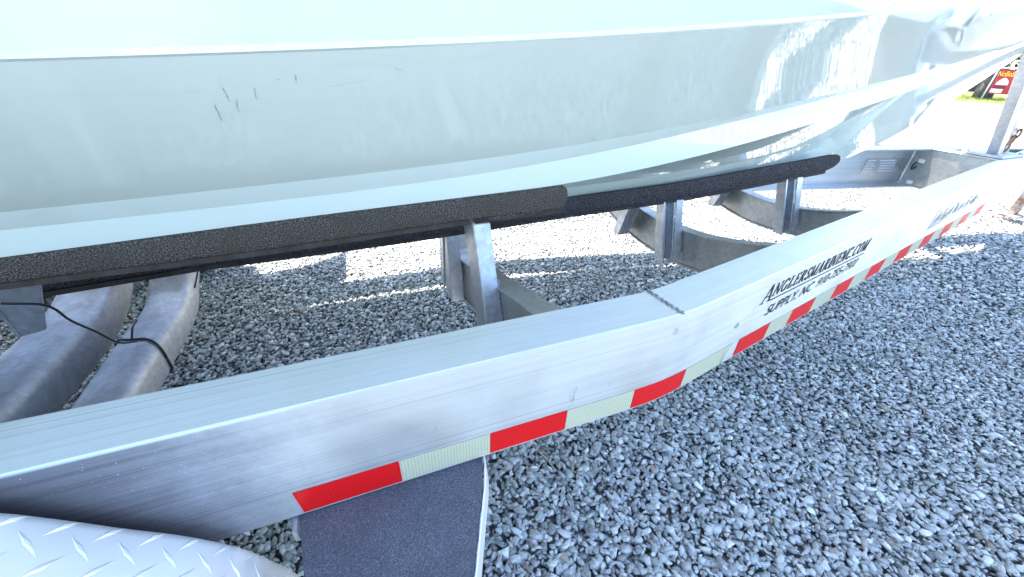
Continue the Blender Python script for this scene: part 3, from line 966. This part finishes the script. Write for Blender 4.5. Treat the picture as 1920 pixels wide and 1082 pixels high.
ax1 = smooth_path([(-0.72, -0.02, -0.29), (-0.72, 0.30, -0.285), (-0.72, 0.50, -0.286), (-0.72, 0.66, -0.290), (-0.72, 0.78, -0.286), (-0.72, 0.86, -0.264), (-0.72, 0.925, -0.226), (-0.72, 0.965, -0.175), (-0.715, 0.99, -0.10)], 56)
rounded_tube(ax1, 0.122, 0.118, "axle", M['axle'])
# hanger under the bunk at far left
obj("bunk_bracket", *join_shapes([hexa([(-0.604, 0.452, -0.115), (-0.570, 0.452, -0.108), (-0.570, 0.458, -0.108), (-0.604, 0.458, -0.115), (-0.585, 0.425, 0.03), (-0.505, 0.425, 0.03), (-0.505, 0.431, 0.03), (-0.585, 0.431, 0.03)]),
                              hexa([(-0.611, 0.452, -0.115), (-0.6045, 0.452, -0.115), (-0.6045, 0.50, -0.115), (-0.611, 0.50, -0.115), (-0.592, 0.425, 0.03), (-0.5855, 0.425, 0.03), (-0.5855, 0.475, 0.03), (-0.592, 0.475, 0.03)])]), M['galv'], TR, bevel=0.001)
# brake line and its tie
bl = smooth_path([(-0.56, 0.40, -0.02), (-0.53, 0.425, -0.045), (-0.53, 0.451, -0.094), (-0.53, 0.49, -0.15), (-0.532, 0.53, -0.208), (-0.535, 0.585, -0.2475)], 24)
obj("brake_line", *tube(bl, 0.0021, 7), M['wire'], TR, smooth=True)
ring = [(-0.542 + 0.0512 * math.copysign(abs(math.cos(t)) ** 0.55, math.cos(t)), 0.60 - 0.03 * math.cos(t), -0.30 + 0.0502 * math.copysign(abs(math.sin(t)) ** 0.55, math.sin(t))) for t in np.linspace(0, 2 * math.pi, 60)]
obj("cable_tie", *tube(ring, 0.0026, 6), M['wire'], TR, smooth=True)
obj("cable_tie", *tube(smooth_path([(-0.548, 0.60, -0.248), (-0.552, 0.63, -0.236), (-0.556, 0.665, -0.238)], 10), 0.0024, 6), M['wire'], TR, smooth=True)
obj("brake_line", *tube(smooth_path([(-0.472, 0.80, -0.24), (-0.468, 0.88, -0.20), (-0.478, 0.95, -0.16), (-0.50, 1.02, -0.1)], 14), 0.0022, 6), M['wire'], TR, smooth=True)

# --- fender of tread plate, step plate in front of it
FP = [(-0.178, -0.36), (-0.185, -0.326), (-0.203, -0.272), (-0.222, -0.227), (-0.243, -0.192), (-0.270, -0.156), (-0.301, -0.122), (-0.333, -0.084), (-0.368, -0.046), (-0.43, 0.000), (-0.52, 0.030), (-0.65, 0.045), (-0.9, 0.045), (-1.03, 0.025), (-1.14, -0.03), (-1.25, -0.13), (-1.33, -0.30)]
fpath = smooth_path([(a + 0.012, 0, b + 0.020) for a, b in FP], 60)
YI, YO = -0.012, -0.285
def fender_pt(i, y, off=0.0):
    p = fpath[i]
    q0, q1 = fpath[max(i - 1, 0)], fpath[min(i + 1, len(fpath) - 1)]
    tx, tz = q1[0] - q0[0], q1[2] - q0[2]
    L = math.hypot(tx, tz)
    nx, nz = tz / L, -tx / L
    if nz < 0 and abs(nz) > 0.3 or (nx * 1 < 0 and p[0] > -0.6): nx, nz = -nx, -nz
    # rounded shoulders at both long edges
    e = min(abs(y - YI), abs(y - YO))
    r = 0.014
    s = 0 if e > r else -(r - math.sqrt(max(0, r * r - (r - e) ** 2)))
    return (p[0] + nx * (off + s), y, p[2] + nz * (off + s))
ysf = [YI, YI - 0.001, YI - 0.0035, YI - 0.007, YI - 0.0105, YI - 0.014] + list(np.linspace(YI - 0.05, YO + 0.05, 6)) + [YO + 0.014, YO + 0.007, YO + 0.0025, YO]
rows = [[fender_pt(i, y) for y in ysf] for i in range(len(fpath))]
V = [p for r_ in rows for p in r_]
F = [(i * len(ysf) + j, i * len(ysf) + j + 1, (i + 1) * len(ysf) + j + 1, (i + 1) * len(ysf) + j) for i in range(len(rows) - 1) for j in range(len(ysf) - 1)]
fen = obj("fender", V, F, M['steelplate'], TR, smooth=True)
fen['label'] = 'bright tread plate fender over the wheel'
sol = fen.modifiers.new("thick", 'SOLIDIFY'); sol.thickness = 0.004; sol.offset = -1
def tread():
    sh = []
    cum = [0]
    for a, b in zip(fpath[:-1], fpath[1:]): cum.append(cum[-1] + math.dist(a, b))
    L = cum[-1]
    def at(s, y, off):
        s = min(max(s, 0.002), L - 0.002)
        i = int(np.searchsorted(cum, s)); i = min(max(i, 1), len(cum) - 1)
        t = (s - cum[i - 1]) / (cum[i] - cum[i - 1])
        a, b = Vector(fender_pt(i - 1, y, off)), Vector(fender_pt(i, y, off))
        return a.lerp(b, t)
    step = 0.038
    k = 0
    s = 0.02
    row = 0
    while s < 0.95:
        y = YI - 0.012 - (step / 2 if row % 2 else 0)
        col_ = 0
        while y > YO + 0.012:
            d = math.radians(45 if row % 2 else -45)
            ux, uy = math.cos(d), math.sin(d)
            hl, hw = 0.0170, 0.0028
            pts = [(s - ux * hl, y - uy * hl), (s - uy * hw, y + ux * hw), (s + ux * hl, y + uy * hl), (s + uy * hw, y - ux * hw)]
            pts = [(a, min(max(b, YO + 0.004), YI - 0.003)) for a, b in pts]
            v = [at(a, b, 0.0003) for a, b in pts]
            tp = [at(s + (a - s) * 0.5, y + (b - y) * 0.4, 0.0014) for a, b in pts]
            sh.append((v + tp, [(4, 5, 6, 7), (0, 1, 5, 4), (1, 2, 6, 5), (2, 3, 7, 6), (3, 0, 4, 7)]))
            y -= step
        s += step * 0.5
        row += 1
    o = obj("tread_pattern", *join_shapes(sh), M['steelplate'], fen)
    o['kind'] = 'stuff'
tread()
# wheel under the fender
def wheel(xc, yc, zc, r, w):
    def ringset(prof, n=40):
        rings = []
        for k in range(n):
            t = 2 * math.pi * k / n
            rings.append([(xc + math.cos(t) * a, yc + b, zc + math.sin(t) * a) for a, b in prof])
        rings.append(rings[0])
        return sweep(rings, closed=True, caps=False)
    wh = empty("wheel", Vector((xc, yc, zc + ZO)) - Vector(TR.location))
    wh.parent = TR
    obj("tyre", *ringset([(r * 0.62, -w / 2), (r * 0.9, -w / 2), (r, -w * 0.32), (r, w * 0.32), (r * 0.9, w / 2), (r * 0.62, w / 2)]), M['rubber'], wh, smooth=True)
    obj("rim", *ringset([(0.02, -w * 0.2), (r * 0.5, -w * 0.28), (r * 0.63, -w * 0.48), (r * 0.63, w * 0.48), (0.02, w * 0.1)]), M['galv'], wh, smooth=True)
for xc in (-0.535, -0.98):
    wheel(xc, -0.15, -0.225, 0.262, 0.17)
    wheel(xc - 0.22, YF + 0.15, -0.225, 0.262, 0.17)
# far fender as a plain tread plate arc
V2 = [(p[0] + 0.03, YF - p[1] - 0.006, p[2] + 0.05) for p in V]
fen2 = obj("fender", V2, F, M['steelplate'], TR, smooth=True)
sol = fen2.modifiers.new("thick", 'SOLIDIFY'); sol.thickness = 0.004; sol.offset = -1

# step plate: gritty top, bright turned-down lip on its front edge
zs = -0.2035
stp = [(-0.151, 0.006), (0.113, 0.006), (0.0985, -0.045), (0.036, -0.19), (0.018, -0.232), (-0.118, -0.232), (-0.139, -0.085)]
v = [(x, y, zs - 0.004) for x, y in stp] + [(x, y, zs) for x, y in stp]
n = len(stp)
stepo = obj("step_plate", v, [tuple(range(n))[::-1], tuple(range(n, 2 * n))] + [(i, (i + 1) % n, n + (i + 1) % n, n + i) for i in range(n)], M['grip'], TR, bevel=0.001)
stepo['label'] = 'dark gritty step plate under the rail'
lipx = [(0.1135, 0.004, 0.052), (0.110, -0.012, 0.050), (0.0990, -0.045, 0.030), (0.0365, -0.19, 0.028), (0.0185, -0.232, 0.026)]
rings = [[(x + 0.0005, y, zs + 0.0012), (x + 0.0032, y, zs + 0.0012), (x + 0.0085, y, zs - h), (x + 0.0055, y, zs - h)] for x, y, h in lipx]
obj("edge_lip", *sweep(rings), M['steelplate'], stepo, bevel=0.0008, seg=1)
obj("edge_lip", *join_shapes([box(-0.157, -0.1515, -0.02, 0.006, zs - 0.02, zs + 0.001)]), M['galv'], stepo)

# --- winch post on the bow beam, plate, forward strut with a rusty shackle
def lean_box(p0, p1, wx, wy, name, mat, parent=TR, bev=0.002):
    a, b = Vector(p0), Vector(p1)
    c = [(-wx / 2, -wy / 2), (wx / 2, -wy / 2), (wx / 2, wy / 2), (-wx / 2, wy / 2)]
    v, f = hexa([(a.x + i, a.y + j, a.z) for i, j in c] + [(b.x + i, b.y + j, b.z) for i, j in c])
    return obj(name, v, f, mat, parent, bevel=bev)
obj("base_plate", *box(2.80, 3.02, 0.515, 0.665, 0.0012, 0.012), M['galv'], TR, bevel=0.002)
post = lean_box((2.875, 0.575, 0.012), (2.60, 0.575, 0.485), 0.05, 0.040, "winch_post", M['galv'])
lean_box((3.02, 0.600, 0.0), (2.70, 0.610, 0.62), 0.045, 0.034, "winch_strut", M['galv'])
for k in range(3):
    c = Vector((2.985 - 0.012 * k, 0.576, 0.098 - 0.030 * k))
    pts = [c + Vector((0.004 * math.sin(t) * (k % 2) + 0.010 * math.cos(t), (0 if k % 2 else 0.010 * math.cos(t)), 0.020 * math.sin(t))) for t in np.linspace(0, 2 * math.pi, 16)]
    obj("chain_link", *tube(pts, 0.0050, 6), M['rust'], TR, smooth=True)
for x, y in ((2.815, 0.53), (2.815, 0.65), (3.0, 0.53), (3.0, 0.65)):
    obj("bolt", *tube([(x, y, 0.0125), (x, y, 0.020)], 0.009, 6), M['galv'], TR)
# --- coupler tongue and jack
obj("tongue", *box(3.55, 4.35, 0.60, 0.68, -0.11, -0.02), M['alu'], TR, bevel=0.004)
jk = obj("jack", *tube([(4.02, 0.735, 0.42), (4.02, 0.735, -0.20)], 0.032, 16), M['galv'], TR, smooth=True)
obj("jack_leg", *tube([(4.0, 0.685, 0.0), (4.0, 0.685, -0.452)], 0.024, 14), M['rustgalv'], jk, smooth=True)
obj("jack_foot", *box(3.955, 4.045, 0.640, 0.730, -0.470, -0.4525), M['rustgalv'], jk, bevel=0.003)

# --- serial plate, wire and clips inside the far rail
def far_in(x, z, off=0.0):
    return mirror(rail_pt(x, TH + off, z))
def far_plate(x0, x1, z0, z1, d, name, mat, parent=far_rail, d0=0.0004):
    p = [far_in(x0, z0, d0), far_in(x1, z0, d0), far_in(x1, z0, d), far_in(x0, z0, d), far_in(x0, z1, d0), far_in(x1, z1, d0), far_in(x1, z1, d), far_in(x0, z1, d)]
    return obj(name, *hexa(p), mat, parent)
pl = far_plate(2.50, 2.735, -0.145, -0.062, 0.0014, "serial_plate", M['plate'])
sh = []
for i in range(5):
    z = -0.076 - i * 0.0135
    for a, b in ((2.512, 2.575), (2.60 if i else 2.59, 2.705)):
        b2 = b - rr.uniform(0, 0.02)
        p = [far_in(a, z, 0.0015), far_in(b2, z, 0.0015), far_in(b2, z, 0.0019), far_in(a, z, 0.0019), far_in(a, z + 0.005, 0.0015), far_in(b2, z + 0.005, 0.0015), far_in(b2, z + 0.005, 0.0019), far_in(a, z + 0.005, 0.0019)]
        sh.append(hexa(p))
obj("plate_marks", *join_shapes(sh), M['platemark'], pl)['kind'] = 'stuff'
obj("marker_wire", *tube(smooth_path([(2.90, 0.775, -0.02), (2.86, 0.790, -0.06), (2.80, 0.79, -0.085), (2.755, 0.795, -0.108), (2.752, 0.795, -0.09), (2.775, 0.79, -0.07)], 30), 0.0035, 7), M['wire'], TR, smooth=True)
for z in (-0.075, -0.185):
    obj("wire_clip", *box(2.765, 2.778, 0.765, 0.79, z, z + 0.018), M['whitepaint'], TR, bevel=0.002)

# ================================================================== BOAT
BT = empty("motor_boat", (0.6, YC, 0.5), "white fibreglass boat hull with a sharp chine and strakes resting on trailer bunks", "boat")
def half(h, x0, x1, p):
    return lambda x: YC - h * (1 - (max(x - x0, 0) / (x1 - x0)) ** p) if x < x1 else YC
HX = [-3, -1.5, -0.5, 0, 0.3, 0.6, 0.9, 1.2, 1.6, 2.1, 2.7, 3.2, 3.7]
def beam(h):
    c = fair(HX, h, 0.05)
    return lambda x: YC - c(x)
ch_y = beam([0.53, 0.53, 0.53, 0.53, 0.525, 0.51, 0.485, 0.455, 0.405, 0.325, 0.205, 0.085, 0])
ch_z = fair([-2.6, -1.2, -0.247, -0.069, 0.046, 0.186, 0.376, 0.636, 0.948, 1.383, 2.0, 2.7, 3.2, 3.7], [0.24, 0.283, 0.327, 0.338, 0.346, 0.356, 0.373, 0.396, 0.432, 0.479, 0.56, 0.68, 0.80, 0.95], 0.1)
s1u_y = beam([0.30, 0.30, 0.30, 0.30, 0.30, 0.297, 0.29, 0.275, 0.245, 0.19, 0.11, 0.04, 0])
s1u_z = fair([-2.6, -1.2, -0.452, -0.136, 0.281, 0.586, 0.974, 1.518, 2.215, 2.7, 3.2, 3.7], [0.08, 0.118, 0.142, 0.156, 0.181, 0.210, 0.261, 0.332, 0.444, 0.56, 0.725, 0.93], 0.1)
s1m_y = beam([0.275, 0.275, 0.275, 0.275, 0.275, 0.272, 0.267, 0.253, 0.227, 0.178, 0.102, 0.037, 0])
s1m_z = fair([-2.6, -1.2, -0.481, -0.148, 0.292, 0.7445, 1.014, 1.5, 2.15, 2.7, 3.2, 3.7], [0.05, 0.086, 0.1096, 0.1206, 0.1475, 0.2035, 0.2458, 0.314, 0.418, 0.545, 0.715, 0.928], 0.05)
s1l_y = beam([0.262, 0.262, 0.262, 0.262, 0.262, 0.26, 0.255, 0.243, 0.218, 0.171, 0.098, 0.035, 0])
s1l_z = fair([-2.6, -1.2, -0.51, -0.161, 0.426, 0.7155, 1.064, 1.5035, 1.928, 2.305, 2.7, 3.2, 3.7], [0.00, 0.038, 0.0631, 0.0785, 0.1035, 0.1328, 0.1877, 0.2649, 0.3475, 0.430, 0.53, 0.705, 0.926], 0.05)
k_z = fair([-2.6, -1.0, 0.3, 1.0, 1.45, 1.64, 1.814, 2.11, 2.248, 2.425, 2.681, 3.0, 3.4, 3.6, 3.9], [-0.12, -0.10, -0.065, -0.035, -0.012, 0.002, 0.026, 0.127, 0.195, 0.285, 0.417, 0.58, 0.80, 0.90, 0.95], 0.02)
s2u_yd = cspline([-1.5, 0.53, 0.89, 1.334, 1.556, 1.62], [0.55, 0.55, 0.552, 0.557, 0.563, 0.568])
s2u_zd = cspline([-1.5, 0.0, 0.528, 0.889, 1.334, 1.556, 1.62], [-0.01, 0.018, 0.036, 0.052, 0.089, 0.127, 0.140])
KW = 0.030
sheer_half = cspline([-3, -0.5, 0.3, 0.64, 1.31, 2.25, 2.82, 3.3, 3.7], [0.82, 0.83, 0.80, 0.78, 0.65, 0.42, 0.29, 0.16, 0.01])
def section(x):
    """near half from sheer to keel, list of (y, z)"""
    x = min(x, 3.68)
    cy, cz = ch_y(x), ch_z(x)
    shy = YC - sheer_half(x); shz = 0.86 + 0.04 * max(0, x) + 0.006 * max(0, x) ** 2
    shz = max(shz, cz + 0.05)
    kz = k_z(x)
    kw = KW * max(0.15, min(1, (3.7 - x)))
    pk = (YC - kw, kz + 0.006)
    a = (s1l_y(x), s1l_z(x)); ain = (a[0] + 0.010, a[1] + 0.003)
    lim = lambda p: (min(p[0], YC - 0.002), p[1])
    t = min(1.0, max(0.0, (1.64 - x) / 0.06))
    L = lambda f: (ain[0] + (pk[0] - ain[0]) * f, ain[1] + (pk[1] - ain[1]) * f)
    l1, l2 = L(0.70), L(0.78)
    p1 = (l1[0] + (s2u_yd(min(x, 1.62)) - l1[0]) * t, l1[1] + (s2u_zd(min(x, 1.62)) - l1[1]) * t)
    q = (0.583, s2u_zd(min(x, 1.62)) - 0.038)
    p2 = (l2[0] + (q[0] - l2[0]) * t, l2[1] + (q[1] - l2[1]) * t)
    P = [(shy, shz), (cy - 0.0030, cz + 0.0075), (cy - 0.0008, cz + 0.002), (cy + 0.004, cz), (s1u_y(x), s1u_z(x)), (s1m_y(x), s1m_z(x)), a, ain, p1, p2, pk, (YC, kz)]
    return [lim(p) for p in P]
hx = list(np.linspace(-2.55, 1.5, 60)) + list(np.linspace(1.52, 1.66, 14)) + list(np.linspace(1.70, 3.68, 60))
secs = [section(x) for x in hx]
groups = [(0, 1), (1, 2), (2, 3), (3, 4), (4, 5), (5, 6), (6, 7), (7, 8), (8, 9), (9, 10), (10, 11)]
V, F = [], []
for side in (0, 1):
    for a, b in groups:
        n0 = len(V)
        sub = 3 if (a, b) in ((0, 1), (3, 4), (7, 8)) else 1
        for i, x in enumerate(hx):
            A, B = secs[i][a], secs[i][b]
            for s in range(sub + 1):
                f = s / sub
                y, z = A[0] + (B[0] - A[0]) * f, A[1] + (B[1] - A[1]) * f
                if (a, b) == (0, 1) : y -= 0.02 * math.sin(math.pi * f)
                if (a, b) == (3, 4): z += 0.004 * math.sin(math.pi * f); y += 0.003 * math.sin(math.pi * f)
                V.append((x, 2 * YC - y if side else y, z))
        m = sub + 1
        for i in range(len(hx) - 1):
            for s in range(sub):
                F.append((n0 + i * m + s, n0 + i * m + s + 1, n0 + (i + 1) * m + s + 1, n0 + (i + 1) * m + s))
hull = obj("hull", V, F, M['gel'], BT, smooth=True)
# transom, deck, coaming
s0 = secs[0]
tv = [(hx[0], y, z) for y, z in s0] + [(hx[0], 2 * YC - y, z) for y, z in reversed(s0[:-1])]
obj("transom", tv, [tuple(range(len(tv)))], M['gel'], BT)
rings = []
for i, x in enumerate(hx):
    y, z = secs[i][0]
    rings.append([(x, y - 0.012, z - 0.02), (x, y - 0.012, z + 0.02), (x, YC, z + 0.05), (x, 2 * YC - y + 0.012, z + 0.02), (x, 2 * YC - y + 0.012, z - 0.02)])
obj("deck", *sweep(rings, closed=True, caps=True), M['deck'], BT)
for side in (0, 1):
    path = []
    for i in range(0, len(hx), 4):
        y, z = secs[i][0]
        y = y - 0.015
        path.append((hx[i], 2 * YC - y if side else y, z))
    obj("rub_rail", *tube(path, 0.018, 8), M['rubber'], BT, smooth=True)
# dark scuffs on the hull panel, lying on the gelcoat
def panel_pt(x, y, lift=0.0006):
    s = section(x); A, B = s[3], s[4]
    f = (y - A[0]) / (B[0] - A[0])
    z = A[1] + (B[1] - A[1]) * f + 0.004 * math.sin(math.pi * f)
    nrm = Vector((0, -(A[1] - B[1]), -(B[0] - A[0]))).normalized()
    return Vector((x, y + 0.003 * math.sin(math.pi * f), z)) + nrm * lift
for (xa, ya), (xb, yb), w in (((-0.1125, 0.151), (-0.115, 0.171), 0.0011), ((-0.1085, 0.169), (-0.113, 0.188), 0.0009), ((-0.130, 0.174), (-0.135, 0.201), 0.0010), ((-0.085, 0.154), (-0.089, 0.170), 0.0010), ((-0.0425, 0.139), (-0.0445, 0.151), 0.0011), ((-0.02, 0.160), (0.03, 0.152), 0.0006), ((-0.062, 0.1435), (-0.057, 0.146), 0.0008), ((0.0575, 0.139), (0.068, 0.143), 0.0006)):
    V, F = [], []
    r3 = random.Random(int(abs(xa) * 1e4))
    for i in range(7):
        t = i / 6
        ww = w * (0.3 + r3.random()) * 0.6 * math.sin(math.pi * (0.12 + 0.76 * t))
        c = (xa + (xb - xa) * t + r3.uniform(-1, 1) * 0.0006, ya + (yb - ya) * t)
        for l_ in (0.0003, 0.0006):
            V += [panel_pt(c[0] - ww, c[1], l_), panel_pt(c[0] + ww, c[1], l_)]
    for i in range(6):
        a = 4 * i; b = a + 4
        F += [(a + 2, a + 3, b + 3, b + 2), (a, a + 2, b + 2, b), (a + 1, b + 1, b + 3, a + 3)]
    obj("scuff_mark", V, F, M['scuff'], hull)

# ================================================================== BACKGROUND
SG = empty("banner_sign", (21.0, 7.3, 0), "red yard banner with yellow letters standing on the far grass", "banner sign")
sx, sy0, sy1, sz0, sz1 = 21.0, 6.72, 7.60, -0.30, 0.43
panel = obj("banner_panel", *box(sx, sx + 0.02, sy0, sy1, sz0, sz1), M['signred'], SG)
font_on("NoBoS", 1, lambda a, b: Vector((sx - 0.006, 7.60 - a * 0.40, 0.23 + b * 0.15)), "lettering", M['signyel'], panel, 0.03)
dome = [(0, -0.0), (0.30, -0.0), (0.30, 0.05), (0.27, 0.13), (0.21, 0.19), (0.15, 0.22), (0.09, 0.19), (0.03, 0.12), (0, 0.06)]
def sign_shape(pts, y0, z0, mat, name, off):
    v = [(sx - off, y0 - a, z0 + b) for a, b in pts] + [(sx - off + 0.003, y0 - a, z0 + b) for a, b in pts]
    n = len(pts)
    return obj(name, v, [tuple(range(n)), tuple(range(n, 2 * n))[::-1]] + [(i, (i + 1) % n, n + (i + 1) % n, n + i) for i in range(n)], mat, panel)
sign_shape(dome, 7.52, -0.03, M['signwht'], "printed_shape", 0.006)
sign_shape([(0, 0), (0.32, 0), (0.30, 0.07), (0.02, 0.07)], 7.56, -0.13, M['signdark'], "printed_band", 0.006)
sign_shape([(0, 0), (0.30, 0), (0.30, 0.12), (0, 0.12)], 7.56, -0.27, M['signwht'], "printed_strip", 0.006)
for y in (7.66, 6.68):
    obj("sign_leg", *tube([(sx, y, GZ), (sx, y, 0.5)], 0.022, 10), M['whitepaint'], SG, smooth=True)
obj("sign_rail", *tube([(sx, 6.66, 0.47), (sx, 7.68, 0.47)], 0.018, 8), M['whitepaint'], SG, smooth=True)

def tree(x, y, trunk_r, trunk_h, crown_z, crown_r, crown_h, n, name, label, seed, leafmat, lean=0.0, leaf=0.09):
    r = random.Random(seed)
    t = empty(name, (x, y, 0), label, "tree", "trees beyond the lawn")
    path, rr_ = [], []
    for i in range(12):
        f = i / 11
        path.append((x + 0.05 * math.sin(3 * f + seed), y + lean * f, GZ - 0.05 + f * trunk_h))
        rr_.append(trunk_r * (1.35 - 0.75 * f if f < 0.15 else 1.18 - 0.7 * f) * (1 + 0.06 * math.sin(i * 2.3)))
    V, F = tube(path, trunk_r, 14, rr_)
    sh = [(V, F)]
    for k in range(7):
        a = r.uniform(0, 6.28); L = r.uniform(0.5, 1.0) * crown_r
        p0 = Vector(path[6 + k % 5]); p1 = p0 + Vector((math.cos(a) * L, math.sin(a) * L, r.uniform(0.2, 0.7) * crown_h * 0.5))
        sh.append(tube([p0, p0.lerp(p1, 0.5) + Vector((0, 0, 0.1)), p1], 0.05, 7, [trunk_r * 0.35, trunk_r * 0.22, trunk_r * 0.08]))
    obj("trunk", *join_shapes(sh), M['bark'], t, smooth=True)
    clumps = [(r.gauss(0, 0.5) * crown_r, r.gauss(0, 0.5) * crown_r, r.uniform(0, 1) * crown_h, r.uniform(0.18, 0.42) * crown_r) for _ in range(34)]
    V, F = [], []
    for i in range(n):
        c = clumps[r.randrange(len(clumps))]
        d = Vector((r.gauss(0, 1), r.gauss(0, 1), r.gauss(0, 1))).normalized() * c[3] * r.random() ** 0.4
        p = Vector((x + c[0], y + c[1] + lean, GZ + crown_z + c[2])) + d
        u = Vector((r.gauss(0, 1), r.gauss(0, 1), r.gauss(0, 1))).normalized()
        w = u.orthogonal().normalized()
        s = leaf * r.uniform(0.6, 1.3)
        k = len(V)
        V += [p - u * s, p + w * s * 0.45, p + u * s, p - w * s * 0.45]
        F.append((k, k + 1, k + 2, k + 3))
    obj("crown", V, F, leafmat, t)
tree(21.9, 8.02, 0.20, 4.2, 2.1, 1.9, 3.2, 6000, "oak_tree", "grey barked tree beside the red banner on the lawn", 3, M['leaf'], -0.05)
tree(29.0, 11.2, 0.16, 3.2, 1.0, 2.2, 2.6, 5000, "leafy_tree", "low leafy tree behind the banner at the back of the lawn", 5, M['leaf2'], 0, 0.12)
tree(31.0, 8.2, 0.16, 3.2, 0.9, 2.0, 2.8, 5000, "leafy_tree", "low spreading tree seen above the top of the banner", 8, M['leaf'], 0, 0.12)

# --- dry stems lying in the gravel
def stem(name, pts, r, label):
    tag(obj(name, *tube(smooth_path(pts, 18), r, 6), M['twig'], smooth=True), label, "dry stem")
stem("dry_stem", [(0.305, 0.215, -0.489), (0.297, 0.18, -0.470), (0.300, 0.155, -0.474), (0.315, 0.128, -0.486), (0.320, 0.10, -0.486)], 0.0016, "pale curved dry stem on the gravel just below the red tape")
stem("dry_stem", [(3.30, 0.62, -0.49), (3.27, 0.60, -0.40), (3.34, 0.56, -0.36), (3.40, 0.50, -0.37)], 0.002, "thin bent dry stem standing in the sunlit gravel near the jack")
